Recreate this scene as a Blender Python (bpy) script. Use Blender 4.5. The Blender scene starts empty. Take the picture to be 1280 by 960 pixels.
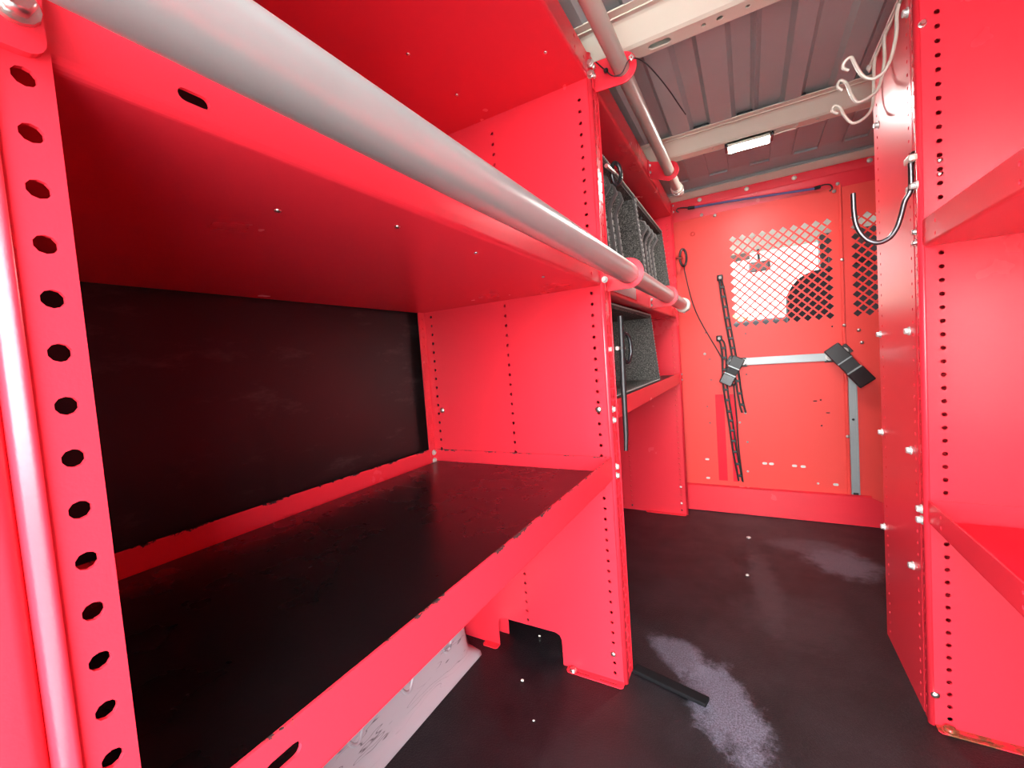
import bpy, bmesh, math, random
from mathutils import Vector, Matrix
from mathutils.geometry import delaunay_2d_cdt

random.seed(4)
S = 0.82                       # metres per layout unit; layout origin = camera, floor at z = -1
PI = math.pi
COL = bpy.context.scene.collection
BASE = {}

def W(p):
    return Vector((p[0] * S, p[1] * S, (p[2] + 1) * S))

# ------------------------------------------------------------------ materials
def new_mat(name):
    m = bpy.data.materials.new(name)
    m.use_nodes = True
    nt = m.node_tree
    return m, nt, nt.nodes['Principled BSDF']

def N(nt, typ, **kw):
    n = nt.nodes.new(typ)
    for k, v in kw.items():
        if k.startswith('i_'):
            n.inputs[k[2:].replace('_', ' ')].default_value = v
        else:
            setattr(n, k, v)
    return n

def pos(nt):
    return N(nt, 'ShaderNodeNewGeometry').outputs['Position']

def noise(nt, scale, detail=4, rough=.6, stretch=None, offset=None):
    n = N(nt, 'ShaderNodeTexNoise', i_Scale=scale, i_Detail=detail, i_Roughness=rough)
    p = pos(nt)
    if stretch:
        mp = N(nt, 'ShaderNodeMapping')
        mp.inputs['Scale'].default_value = stretch
        if offset: mp.inputs['Location'].default_value = offset
        nt.links.new(p, mp.inputs['Vector']); p = mp.outputs['Vector']
    nt.links.new(p, n.inputs['Vector'])
    return n.outputs['Fac']

def ramp(nt, fac, stops):
    r = N(nt, 'ShaderNodeValToRGB')
    e = r.color_ramp.elements
    while len(e) < len(stops): e.new(.5)
    for el, (p, c) in zip(e, stops):
        el.position = p
        el.color = c if len(c) == 4 else (*c, 1)
    nt.links.new(fac, r.inputs['Fac'])
    return r.outputs['Color']

def mixc(nt, fac, a, b):
    m = N(nt, 'ShaderNodeMix', data_type='RGBA')
    if isinstance(fac, float): m.inputs[0].default_value = fac
    else: nt.links.new(fac, m.inputs[0])
    for s, v in ((6, a), (7, b)):
        if isinstance(v, tuple): m.inputs[s].default_value = v if len(v) == 4 else (*v, 1)
        else: nt.links.new(v, m.inputs[s])
    return m.outputs[2]

def math_(nt, op, a, b=None, clamp=False):
    m = N(nt, 'ShaderNodeMath', operation=op, use_clamp=clamp)
    for i, v in enumerate((a, b)):
        if v is None: continue
        if isinstance(v, (int, float)): m.inputs[i].default_value = v
        else: nt.links.new(v, m.inputs[i])
    return m.outputs[0]

def simple(name, col, rough=.5, metal=0., bump=0., bscale=200., vary=0., spec=.5, coat=0.):
    m, nt, b = new_mat(name)
    b.inputs['Roughness'].default_value = rough
    b.inputs['Metallic'].default_value = metal
    b.inputs['Specular IOR Level'].default_value = spec
    b.inputs['Coat Weight'].default_value = coat
    b.inputs['Base Color'].default_value = (*col, 1)
    if vary:
        f = noise(nt, 18, 5)
        c2 = tuple(max(0, c * (1 - vary)) for c in col)
        nt.links.new(mixc(nt, f, col, c2), b.inputs['Base Color'])
    if bump:
        bp = N(nt, 'ShaderNodeBump', i_Strength=bump, i_Distance=.002)
        nt.links.new(noise(nt, bscale, 3), bp.inputs['Height'])
        nt.links.new(bp.outputs['Normal'], b.inputs['Normal'])
    return m

RED = (.80, .028, .048)
def paint(name, col, rough=.27, spec=.5, worn=.08):
    m, nt, b = new_mat(name)
    f = noise(nt, 5, 5)
    dark = tuple(c * .95 for c in col)
    base = mixc(nt, f, col, dark)
    # fine rubbed scuffs that show a paler, chalky paint
    sc = noise(nt, 26, 7, .75, stretch=(1, 1, .35))
    s = ramp(nt, sc, [(.76, (0, 0, 0)), (.86, (worn, worn, worn))])
    base = mixc(nt, s, base, (.80, .16, .17))
    nt.links.new(base, b.inputs['Base Color'])
    rr = N(nt, 'ShaderNodeMapRange'); rr.inputs['To Min'].default_value = rough - .012; rr.inputs['To Max'].default_value = rough + .012
    nt.links.new(noise(nt, 5, 4, .6), rr.inputs['Value'])
    nt.links.new(rr.outputs[0], b.inputs['Roughness'])
    b.inputs['Specular IOR Level'].default_value = spec
    bp = N(nt, 'ShaderNodeBump', i_Strength=.05, i_Distance=.002)
    nt.links.new(noise(nt, 300, 2), bp.inputs['Height'])
    nt.links.new(bp.outputs['Normal'], b.inputs['Normal'])
    return m

M = {}
M['red'] = paint('red_paint', RED)
M['red_side'] = paint('red_semi_gloss_paint', RED, rough=.29, spec=1.0)
M['red_bulk'] = paint('red_bulkhead_paint', (.80, .060, .050), rough=.42, spec=.28, worn=.12)
M['red_patch'] = paint('red_fresh_paint', (.80, .008, .03), rough=.45, spec=.2, worn=.0)

def rusty():
    m = M['red'].copy(); m.name = 'red_paint_rusted'
    nt = m.node_tree; b = nt.nodes['Principled BSDF']
    old = b.inputs['Base Color'].links[0].from_socket
    f = ramp(nt, noise(nt, 30, 6, .7), [(.42, (0, 0, 0)), (.55, (1, 1, 1))])
    nt.links.new(mixc(nt, f, old, (.20, .07, .03)), b.inputs['Base Color'])
    return m
M['rust'] = rusty()
def chipped():
    m = M['red'].copy(); m.name = 'red_paint_chipped_edge'
    nt = m.node_tree; b = nt.nodes['Principled BSDF']
    old = b.inputs['Base Color'].links[0].from_socket
    sp = N(nt, 'ShaderNodeSeparateXYZ'); nt.links.new(pos(nt), sp.inputs[0])
    d = math_(nt, 'ABSOLUTE', math_(nt, 'SUBTRACT', sp.outputs[2], (-.302 + 1) * S))
    edge = ramp(nt, math_(nt, 'MULTIPLY', d, 1 / (.012 * S)), [(.0, (.24, .24, .24)), (1.0, (0, 0, 0))])
    f = ramp(nt, math_(nt, 'ADD', noise(nt, 34, 6, .75), edge), [(.75, (0, 0, 0)), (.78, (1, 1, 1))])
    nt.links.new(mixc(nt, f, old, (.05, .03, .03)), b.inputs['Base Color'])
    return m
M['chip'] = chipped()
M['steel'] = simple('zinc_steel', (.72, .70, .66), .28, 1.0, .1, 120)
M['white_metal'] = simple('white_head', (.55, .54, .51), .35, .3)
M['chrome'] = simple('dark_chrome', (.17, .17, .18), .32, 1.0)
M['alu'] = simple('brushed_aluminium', (.80, .79, .77), .34, .85, .06, 90, .12)  # pale metal tone for the window glare put on a shelf lip
M['tube'] = simple('satin_tube', (.43, .43, .42), .30, .55, .03, 60, .10)
M['tube_beige'] = simple('beige_tube', (.46, .43, .37), .36, .15, .03, 60, .12)
M['cream_metal'] = simple('cream_wire', (.60, .56, .48), .35, .25)
M['bow'] = simple('cream_enamel', (.70, .67, .55), .38, 0, .03, 100, .08)
M['sheet'] = simple('grey_primer', (.38, .43, .42), .34, 0, .05, 40, .12)
M['black'] = simple('black_rubber', (.012, .012, .013), .42, 0, .15, 150)
M['strip_black'] = simple('matt_black_rubber', (.004, .004, .005), .8, spec=.2)
M['black_gloss'] = simple('black_plastic', (.012, .012, .014), .25)
M['webbing'] = simple('black_webbing', (.02, .02, .022), .6, 0, .3, 400)
M['bar'] = simple('pale_aluminium', (.30, .335, .34), .4, .35, .05, 90)
M['blue'] = simple('blue_cord', (.08, .08, .22), .6, 0, .3, 500)
M['cab_cream'] = simple('headliner', (.72, .70, .62), .9)
M['seat'] = simple('seat_cloth', (.012, .012, .016), .85)
M['mirror_grey'] = simple('grey_mirror_shell', (.20, .21, .21), .5)
M['visor'] = simple('taupe_visor', (.22, .20, .18), .8)
M['dash'] = simple('grey_dashboard', (.06, .065, .07), .6)
M['ground'] = simple('concrete', (.52, .51, .49), .9, 0, 0, 1, .15)
M['leaf'] = simple('hedge_leaf', (.07, .20, .035), .6, 0, 0, 1, .5)
M['wood'] = simple('dark_ply', (.035, .028, .028), .45, 0, .1, 90, .4)

def felt():
    m, nt, b = new_mat('charcoal_felt')
    f = noise(nt, 240, 3, .7)
    c = ramp(nt, f, [(.36, (.03, .03, .028)), (.52, (.10, .098, .09)), (.70, (.27, .265, .24))])
    nt.links.new(c, b.inputs['Base Color']); b.inputs['Roughness'].default_value = .95
    b.inputs['Specular IOR Level'].default_value = .1
    bp = N(nt, 'ShaderNodeBump', i_Strength=.5, i_Distance=.002)
    nt.links.new(f, bp.inputs['Height']); nt.links.new(bp.outputs['Normal'], b.inputs['Normal'])
    return m
M['felt'] = felt()
M['felt_trim'] = simple('felt_binding', (.06, .054, .052), .7, 0, .5, 300)
M['thread'] = simple('pale_thread', (.40, .38, .35), .7)

def black_board(name, rough, streak, amount, col=(.005, .0045, .005)):
    m, nt, b = new_mat(name)
    a = ramp(nt, noise(nt, 7, 7, .72, stretch=streak), [(.56, (0, 0, 0)), (.74, (amount, amount, amount))])
    c = mixc(nt, a, col, (.10, .075, .078))
    fl = ramp(nt, noise(nt, 60, 6, .8, stretch=(1, 1, 1)), [(.735, (0, 0, 0)), (.76, (1, 1, 1))])
    fl2 = ramp(nt, noise(nt, 6, 2, .5), [(.50, (0, 0, 0)), (.62, (.7, .7, .7))])
    c = mixc(nt, math_(nt, 'MULTIPLY', fl, fl2), c, (.32, .30, .30))
    nt.links.new(c, b.inputs['Base Color'])
    rr = N(nt, 'ShaderNodeMapRange'); rr.inputs['To Min'].default_value = rough - .06; rr.inputs['To Max'].default_value = rough + .08
    nt.links.new(noise(nt, 10, 4, .6), rr.inputs['Value'])
    nt.links.new(rr.outputs[0], b.inputs['Roughness'])
    bp = N(nt, 'ShaderNodeBump', i_Strength=.04, i_Distance=.002)
    nt.links.new(noise(nt, 160, 3), bp.inputs['Height']); nt.links.new(bp.outputs['Normal'], b.inputs['Normal'])
    return m
M['liner'] = black_board('black_shelf_liner', .27, (1, .6, 1), .08)
M['lining'] = black_board('black_wall_lining', .36, (1, .7, 2.2), .5)

def floor_mat():
    m, nt, b = new_mat('black_rubber_floor')
    b.inputs['Specular IOR Level'].default_value = .32
    p = pos(nt)
    sep = N(nt, 'ShaderNodeSeparateXYZ'); nt.links.new(p, sep.inputs[0])
    n1 = noise(nt, 9, 7, .75)
    n2 = noise(nt, 260, 2, .8)
    # worn grey film
    wear = ramp(nt, noise(nt, 5.5, 8, .72), [(.40, (0, 0, 0)), (.70, (.5, .5, .5))])
    c = mixc(nt, wear, (.005, .005, .0065), (.030, .025, .030))
    sp = ramp(nt, noise(nt, 120, 5, .85), [(.66, (0, 0, 0)), (.80, (.5, .5, .5))])
    c = mixc(nt, sp, c, (.16, .14, .15))
    def blot(cx, cy, rx, ry, rot, edge, col, strength, c):
        ca, sa = math.cos(rot), math.sin(rot)
        X = math_(nt, 'SUBTRACT', sep.outputs[0], cx * S); Y = math_(nt, 'SUBTRACT', sep.outputs[1], cy * S)
        U = math_(nt, 'ADD', math_(nt, 'MULTIPLY', X, ca / (rx * S)), math_(nt, 'MULTIPLY', Y, sa / (rx * S)))
        V = math_(nt, 'ADD', math_(nt, 'MULTIPLY', X, -sa / (ry * S)), math_(nt, 'MULTIPLY', Y, ca / (ry * S)))
        d = math_(nt, 'SQRT', math_(nt, 'ADD', math_(nt, 'MULTIPLY', U, U), math_(nt, 'MULTIPLY', V, V)))
        d = math_(nt, 'ADD', d, math_(nt, 'MULTIPLY', math_(nt, 'SUBTRACT', noise(nt, 20, 9, .78), .5), edge * 1.25))
        f = ramp(nt, d, [(.62, (strength,) * 3), (1.0, (0, 0, 0))])
        g = ramp(nt, n2, [(.38, (.35, .35, .35)), (.65, (1, 1, 1))])
        return mixc(nt, math_(nt, 'MULTIPLY', f, g), c, col)
    c = blot(-.10, 1.24, .10, .21, .45, 1.6, (.19, .185, .24), .9, c)
    c = blot(-.24, 1.40, .08, .12, .9, 1.3, (.16, .155, .20), .8, c)
    c = blot(.32, 2.28, .15, .17, .5, 1.7, (.13, .13, .16), .95, c)
    c = blot(.22, 2.42, .20, .10, .1, 1.1, (.07, .075, .09), .8, c)
    c = blot(.02, 1.95, .06, .34, .1, 1.9, (.09, .075, .085), .5, c)
    c = blot(.10, 1.75, .22, .20, .1, 1.9, (.038, .032, .036), .6, c)
    nt.links.new(c, b.inputs['Base Color'])
    rr = N(nt, 'ShaderNodeMapRange'); rr.inputs['To Min'].default_value = .26; rr.inputs['To Max'].default_value = .56
    nt.links.new(n1, rr.inputs['Value']); nt.links.new(rr.outputs[0], b.inputs['Roughness'])
    bp = N(nt, 'ShaderNodeBump', i_Strength=.6, i_Distance=.003)
    nt.links.new(n2, bp.inputs['Height']); nt.links.new(bp.outputs['Normal'], b.inputs['Normal'])
    return m
M['floor'] = floor_mat()

def arch_mat():
    m, nt, b = new_mat('scuffed_white_plastic')
    v = math_(nt, 'FRACT', math_(nt, 'MULTIPLY', noise(nt, 6, 3, .55, stretch=(1.5, .5, 3.2)), 11))
    f = ramp(nt, v, [(.44, (0, 0, 0)), (.5, (1, 1, 1)), (.56, (0, 0, 0))])
    g = ramp(nt, noise(nt, 9, 3, .6, stretch=(1, .5, 1.5), offset=(3, 1, 2)), [(.47, (0, 0, 0)), (.56, (.9, .9, .9))])
    sp = N(nt, 'ShaderNodeSeparateXYZ'); nt.links.new(pos(nt), sp.inputs[0])
    zb = ramp(nt, math_(nt, 'MULTIPLY', sp.outputs[2], 1 / (.2 * S)), [(.10, (0, 0, 0)), (.2, (1, 1, 1)), (.55, (1, 1, 1)), (.75, (.1, .1, .1))])
    c = mixc(nt, math_(nt, 'MULTIPLY', math_(nt, 'MULTIPLY', f, g), zb), (.34, .31, .335), (.05, .03, .04))
    nt.links.new(c, b.inputs['Base Color']); b.inputs['Roughness'].default_value = .4
    return m
M['arch'] = arch_mat()

def emit(name, col, st):
    m, nt, b = new_mat(name)
    b.inputs['Base Color'].default_value = (.9, .9, .9, 1)
    b.inputs['Emission Color'].default_value = (*col, 1)
    b.inputs['Emission Strength'].default_value = st
    return m
M['led'] = emit('led_diffuser', (1.0, .97, .92), 230)

def glass():
    m = bpy.data.materials.new('windscreen_glass'); m.use_nodes = True
    nt = m.node_tree; nt.nodes.clear()
    o = N(nt, 'ShaderNodeOutputMaterial'); t = N(nt, 'ShaderNodeBsdfTransparent'); g = N(nt, 'ShaderNodeBsdfGlossy')
    t.inputs[0].default_value = (.93, .97, .95, 1); g.inputs['Roughness'].default_value = .02
    mx = N(nt, 'ShaderNodeMixShader'); mx.inputs[0].default_value = .05
    nt.links.new(t.outputs[0], mx.inputs[1]); nt.links.new(g.outputs[0], mx.inputs[2]); nt.links.new(mx.outputs[0], o.inputs[0])
    return m
M['glass'] = glass()

# ------------------------------------------------------------------ mesh builder (layout units)
def circ(u, v, r, n=10, ru=None):
    return [(u + (ru or r) * math.cos(2 * PI * (k + .5) / n), v + r * math.sin(2 * PI * (k + .5) / n)) for k in range(n)]

def slot(u, v, L, h, n=6, ang=0):
    pts = []
    for k in range(n + 1):
        a = -PI / 2 + PI * k / n; pts.append((L / 2 - h / 2 + h / 2 * math.cos(a), h / 2 * math.sin(a)))
    for k in range(n + 1):
        a = PI / 2 + PI * k / n; pts.append((-L / 2 + h / 2 + h / 2 * math.cos(a), h / 2 * math.sin(a)))
    ca, sa = math.cos(ang), math.sin(ang)
    return [(u + x * ca - y * sa, v + x * sa + y * ca) for x, y in pts]

def rrect(u0, u1, v0, v1, r, n=5):
    pts = []
    for (cx, cy, a0) in ((u1 - r, v0 + r, -PI / 2), (u1 - r, v1 - r, 0), (u0 + r, v1 - r, PI / 2), (u0 + r, v0 + r, PI)):
        for k in range(n + 1):
            a = a0 + PI / 2 * k / n; pts.append((cx + r * math.cos(a), cy + r * math.sin(a)))
    return pts

def arc(cx, cy, r, a0, a1, n=6):
    return [(cx + r * math.cos(a0 + (a1 - a0) * k / n), cy + r * math.sin(a0 + (a1 - a0) * k / n)) for k in range(n + 1)]

def inside(poly, x, y):
    c = False
    for (x0, y0), (x1, y1) in zip(poly, poly[1:] + poly[:1]):
        if (y0 > y) != (y1 > y) and x < (x1 - x0) * (y - y0) / (y1 - y0) + x0: c = not c
    return c

PLANE = {
    'x': lambda c: (lambda u, v, w: (c + w, u, v)),     # u = y, v = z
    'y': lambda c: (lambda u, v, w: (u, c + w, v)),     # u = x, v = z
    'z': lambda c: (lambda u, v, w: (u, v, c + w)),     # u = x, v = y
}

class MB:
    def __init__(s): s.v = []; s.f = []; s.sm = []
    def add(s, vs, fs, smooth=False):
        b = len(s.v); s.v += [tuple(p) for p in vs]
        for f in fs: s.f.append(tuple(b + i for i in f)); s.sm.append(smooth)
        return s
    def box(s, x0, x1, y0, y1, z0, z1):
        v = [(x, y, z) for x in (x0, x1) for y in (y0, y1) for z in (z0, z1)]
        return s.add(v, [(0, 1, 3, 2), (4, 6, 7, 5), (0, 4, 5, 1), (2, 3, 7, 6), (0, 2, 6, 4), (1, 5, 7, 3)])
    def rbox(s, x0, x1, y0, y1, z0, z1, r, seg=3):
        bm = bmesh.new(); bmesh.ops.create_cube(bm, size=1)
        for v in bm.verts: v.co = Vector(((x0 + x1) / 2 + v.co.x * (x1 - x0), (y0 + y1) / 2 + v.co.y * (y1 - y0), (z0 + z1) / 2 + v.co.z * (z1 - z0)))
        bmesh.ops.bevel(bm, geom=bm.edges[:], offset=r, segments=seg, affect='EDGES', profile=.5)
        bm.verts.index_update()
        s.add([v.co[:] for v in bm.verts], [[v.index for v in f.verts] for f in bm.faces], seg > 2); bm.free(); return s
    def obox(s, c, ex, ey, ez, rot, r=0, seg=2):          # oriented box, half sizes, rot = 3x3
        b = MB()
        (b.rbox(-ex, ex, -ey, ey, -ez, ez, r, seg) if r else b.box(-ex, ex, -ey, ey, -ez, ez))
        return s.add([tuple(Vector(c) + rot @ Vector(p)) for p in b.v], b.f)
    def plate(s, plane, c, t, outline, holes=()):
        fn = PLANE[plane](c)
        loops = [list(outline)] + [list(h) for h in holes]
        flat = [p for l in loops for p in l]; ed = []; k = 0
        for l in loops:
            ed += [(k + i, k + (i + 1) % len(l)) for i in range(len(l))]; k += len(l)
        lid = [i for i, l in enumerate(loops) for _ in l]
        co, _, tr, ov, _, _ = delaunay_2d_cdt([Vector(p) * 10 for p in flat], ed, [], 1, 1e-7)
        idx = [o[0] for o in ov]; n = len(flat)
        tri = []
        for f in tr:
            t3 = [idx[i] for i in f]; q = {lid[i] for i in t3}
            if len(q) == 1 and q != {0}: continue
            if q == {0} and not inside(outline, sum(flat[i][0] for i in t3) / 3, sum(flat[i][1] for i in t3) / 3): continue
            tri.append(tuple(t3))
        vs = [fn(u, v, 0) for u, v in flat] + [fn(u, v, t) for u, v in flat]
        fs = tri + [tuple(n + i for i in a[::-1]) for a in tri]
        k = 0
        for l in loops:
            m = len(l)
            for i in range(m): fs.append((k + i, k + (i + 1) % m, n + k + (i + 1) % m, n + k + i))
            k += m
        return s.add(vs, fs)
    def sheet(s, axis, prof, t, a0, a1, smooth=False):      # thin bent sheet: open profile, extruded
        n = len(prof); off = []
        for i in range(n):
            p = Vector(prof[max(0, i - 1)]); q = Vector(prof[min(n - 1, i + 1)]); d = (q - p).normalized()
            k = 1.0
            if 0 < i < n - 1:
                d1 = (Vector(prof[i]) - p).normalized(); k = 1 / max(.4, d1.dot(d))
            off.append((prof[i][0] - d.y * t * k, prof[i][1] + d.x * t * k))
        mk = {'y': lambda p, a: (p[0], a, p[1]), 'z': lambda p, a: (p[0], p[1], a), 'x': lambda p, a: (a, p[0], p[1])}[axis]
        ring = list(prof) + off[::-1]; m = len(ring)
        vs = [mk(p, a0) for p in ring] + [mk(p, a1) for p in ring]
        fs = [(i, (i + 1) % m, m + (i + 1) % m, m + i) for i in range(m)]
        for i in range(n - 1): fs += [(i, i + 1, m - 2 - i, m - 1 - i), (m + i, m + m - 1 - i, m + m - 2 - i, m + i + 1)]
        return s.add(vs, fs, smooth)
    def tube(s, pts, r, n=8, cap=True, close=False):
        P = [Vector(p) for p in pts]; m = len(P); rr = r if isinstance(r, (list, tuple)) else [r] * m
        t0 = (P[1] - P[0]).normalized(); up = Vector((0, 0, 1)) if abs(t0.z) < .9 else Vector((1, 0, 0))
        a = t0.cross(up).normalized(); vs = []
        for i in range(m):
            if close: t = (P[(i + 1) % m] - P[i - 1]).normalized()
            else: t = (P[min(m - 1, i + 1)] - P[max(0, i - 1)]).normalized()
            a = (a - t * a.dot(t)).normalized(); b = t.cross(a)
            vs += [tuple(P[i] + (a * math.cos(2 * PI * k / n) + b * math.sin(2 * PI * k / n)) * rr[i]) for k in range(n)]
        fs = []
        for i in range(m if close else m - 1):
            j = (i + 1) % m
            fs += [(i * n + k, i * n + (k + 1) % n, j * n + (k + 1) % n, j * n + k) for k in range(n)]
        s.add(vs, fs, True)
        if cap and not close:
            s.add(vs[:n], [tuple(range(n - 1, -1, -1))]); s.add(vs[-n:], [tuple(range(n))])
        return s
    def cyl(s, p, q, r, n=16, r2=None): return s.tube([p, q], [r, r if r2 is None else r2], n)
    def dome(s, c, d, r, h, n=12):                           # round screw head
        d = Vector(d).normalized(); c = Vector(c)
        return s.tube([c, c + d * h * .45, c + d * h * .8, c + d * h], [r, r * .95, r * .7, r * .25], n)
    def build(s, name, mat, parent=None, base=None, bevel=0., smooth=False):
        me = bpy.data.meshes.new(name)
        if parent is not None: b = BASE[parent]
        else: b = W(base) if base else Vector((0, 0, 0))
        me.from_pydata([W(p) - b for p in s.v], [], s.f)
        me.polygons.foreach_set('use_smooth', [bool(x or smooth) for x in s.sm])
        bm = bmesh.new(); bm.from_mesh(me)
        bmesh.ops.recalc_face_normals(bm, faces=bm.faces[:]); bm.to_mesh(me); bm.free()
        me.materials.append(M[mat] if isinstance(mat, str) else mat); me.update()
        o = bpy.data.objects.new(name, me); COL.objects.link(o)
        if parent is not None: o.parent = parent
        else: o.location = b
        BASE[o] = b
        if bevel:
            bv = o.modifiers.new('bevel', 'BEVEL'); bv.width = bevel * S; bv.segments = 2; bv.limit_method = 'ANGLE'; bv.angle_limit = .7
        return o

def tag(o, label, cat, group=None, kind=None):
    o['label'] = label; o['category'] = cat
    if group: o['group'] = group
    if kind: o['kind'] = kind
    return o
def thing(name, base, label, cat, group=None):
    o = bpy.data.objects.new(name, None); COL.objects.link(o); o.location = W(base); BASE[o] = W(base)
    o.empty_display_size = .05
    return tag(o, label, cat, group)
def struct(o, label=None, cat=None):
    o['kind'] = 'structure'
    if label: o['label'] = label; o['category'] = cat
    return o

def bolt(parent, p, d, r=.008, h=.008, mat='white_metal', name='bolt', hexh=True):
    d = Vector(d).normalized(); p = Vector(p)
    m = MB()
    m.tube([p, p + d * h * .25], [r * 1.35, r * 1.3], 14)
    m.tube([p + d * h * .2, p + d * h * .9, p + d * h], [r, r, r * .8], 6 if hexh else 12)
    return m.build(name, mat, parent)
def screw(parent, p, d, r=.006, h=.005, mat='white_metal', name='screw'):
    return MB().dome(p, d, r, h).build(name, mat, parent)

PITCH = .0321
def zs(z0, z1): 
    n = int((z1 - z0) / PITCH); return [z0 + PITCH * i for i in range(n + 1)]

T = .0035
def end_panel(name, parent, xf, xb, y, fd, zt, cols, cut=None, mat='red', fw=.034, feet=None, hr=.0052, rearfl=True, foot_mat=None):
    """sheet steel end panel: web at y, front flange at xf turned to fd, pierced columns"""
    sg = 1 if xb > xf else -1; r = .008
    m = MB()
    xa = xf + sg * r
    out = [(xa, -1), (xa, zt), (xb, zt), (xb, -1)]
    if cut:
        c0, c1, cz, cr = cut         # cutout between x c0 (nearer the aisle) and c1
        a = [(xb, -1), (c1, -1)] + [(c1, cz - cr), (c1 - sg * cr * .3, cz - cr * .3), (c1 - sg * cr, cz), (c0 + sg * cr, cz), (c0 + sg * cr * .3, cz - cr * .3), (c0, cz - cr), (c0, -1)]
        out = [(xa, -1), (xa, zt), (xb, zt)] + a
    holes = []
    for cx in cols:
        for z in zs(-.974, zt - .09):
            if cut and abs(cx - (cut[0] + cut[1]) / 2) < abs(cut[0] - cut[1]) / 2 + .01 and z < cut[2] + .012: continue
            holes.append(circ(cx, z, hr))
    m.plate('y', y, fd * T, out, holes)
    prof = arc(xa, y + fd * r, r, -fd * PI / 2, -fd * PI / 2 - fd * sg * PI / 2, 6) if sg > 0 else arc(xa, y + fd * r, r, -fd * PI / 2, 0, 6)
    t = T if ((sg > 0) == (fd < 0)) else -T
    m.sheet('z', prof, -t, -1, zt, True)
    fy0, fy1 = y + fd * r, y + fd * fw
    ho = [circ(y + fd * .0215, z, hr) for z in zs(-.974 + .004, zt - .03)]
    m.plate('x', xf, sg * T, [(fy0, -1), (fy1, -1), (fy1, zt), (fy0, zt)], ho)
    o = m.build(name, mat, parent)
    if feet:
        for (f0, f1) in feet:
            p = MB(); L = abs(f1 - f0)
            lo, hi = min(f0, f1), max(f0, f1); ys, ye = sorted((y, y - .026))
            hs = [slot((lo + hi) / 2 + k * L * .24, (ys + ye) / 2 - .002, L * .3, .006) for k in (-1, 1)] if L > .1 else []
            p.plate('z', -1 + .0005, T, [(lo, ye), (lo, ys + .006), (lo + .006, ys), (hi - .006, ys), (hi, ys + .006), (hi, ye)], hs)
            p.build('foot_flange', foot_mat or mat, o)
    return o

def shelf(name, parent, xf, xb, y0, y1, zb, lip, slots=(), holes=(), mat='red', rear=None, end=True):
    sg = 1 if xb > xf else -1; r = .008; rear = lip if rear is None else rear
    m = MB()
    xa = xf + sg * r
    a0 = PI if sg > 0 else 0
    prof = arc(xa, zb + r, r, a0, a0 + sg * PI / 2, 5)
    prof += [(xb - sg * .002, zb), (xb, zb + .002), (xb, zb + rear)]
    m.sheet('y', prof, (T if sg > 0 else -T), y0, y1)
    m.plate('x', xf, sg * T, [(y0, zb + r), (y1, zb + r), (y1, zb + lip), (y0, zb + lip)], list(slots) + list(holes))
    if end:
        m.box(min(xf + sg * .004, xb), max(xf + sg * .004, xb), y1 - .004, y1 - .0005, zb + .002, zb + rear)
        m.box(min(xf + sg * .004, xb), max(xf + sg * .004, xb), y0 + .0045, y0 + .008, zb + .002, zb + rear)
    return m.build(name, mat, parent)

def ring_bracket(parent, xc, zc, rp, R, y, xflange, tabz0, tabz1, tab_dir):
    """flat plate with a hole the tube passes through, tab runs to the flange at xflange"""
    m = MB(); n = 22
    a0 = math.radians(245); a1 = math.radians(245 - 360 + 125)
    out = arc(xc, zc, R, math.radians(-100), math.radians(100), 20)
    out += [(xflange, tabz1), (xflange, tabz0)]
    m.plate('y', y, .005, out, [circ(xc, zc, rp, n)])
    # tab bent back onto the flange
    m.plate('x', xflange, .004, [(y, tabz0), (y + tab_dir * .022, tabz0), (y + tab_dir * .022, tabz1), (y, tabz1)])
    return m.build('tube_bracket', 'red', parent, bevel=.0008)

# ================================================================== SETTING
fl = struct(MB().box(-1.06, 1.06, -.62, 2.80, -1.03, -1.0).build('floor', 'floor'), 'black rubber sheet floor of the van with pale dusty smears', 'floor')
wl = struct(MB().box(-1.085, -1.06, -.62, 2.80, -1.0, .95).build('wall_left', 'lining'), 'black board lining on the van side behind the shelves', 'wall')
wr = struct(MB().box(1.06, 1.085, -.62, 2.80, -1.0, .95).build('wall_right', 'lining'), 'black board lining on the van side behind the right shelves', 'wall')

# ribbed roof sheet: light and dark edges of pressed channels
zc, zd = .932, .914
edges = [(-.96, 1), (-.88, -1), (-.80, 1), (-.71, -1), (-.62, 1), (-.54, -1), (-.44, 1), (-.36, -1), (-.26, 1), (-.175, -1), (-.11, 1), (-.02, -1), (.045, 1), (.06, -1), (.145, 1), (.21, -1), (.295, 1), (.367, -1), (.45, 1), (.53, -1), (.62, 1), (.70, -1), (.80, 1), (.88, -1)]
prof = [(-1.06, zc)]; z = zc
for x, s in edges:
    nz = zd if s > 0 else zc
    prof += [(x - .007, z), (x + .007, nz)]; z = nz
prof.append((1.06, z))
m = MB().sheet('y', prof, .006, -.62, 2.20)
fp = [(2.20, .930), (2.35, .938), (2.60, .932), (2.70, .915), (2.76, .892), (2.80, .888)]
m.sheet('x', fp, .006, -1.06, 1.06)
def zfront(y):
    for (a, za), (b, zb) in zip(fp, fp[1:]):
        if a <= y <= b: return za + (zb - za) * (y - a) / (b - a)
    return .9
for (x0, x1) in ((-.36, -.25), (-.16, -.06), (.03, .13), (.22, .33), (-.55, -.45), (.42, .52)):       # pressed rectangles
    y0, y1, w = 2.30, 2.60, .006
    for a, b, c, d in ((x0, x0 + w, y0, y1), (x1 - w, x1, y0, y1), (x0, x1, y0, y0 + w), (x0, x1, y1 - w, y1)):
        zz = min(zfront(c), zfront(d)) - .012
        m.box(a, b, c, d, zz, zz + .010)
m.sheet('x', [(2.70, .908), (2.735, .885), (2.78, .882)], .004, -1.0, 1.0)
struct(m.build('ceiling', 'sheet'), 'grey ribbed steel roof sheet of the van', 'ceiling')

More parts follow.
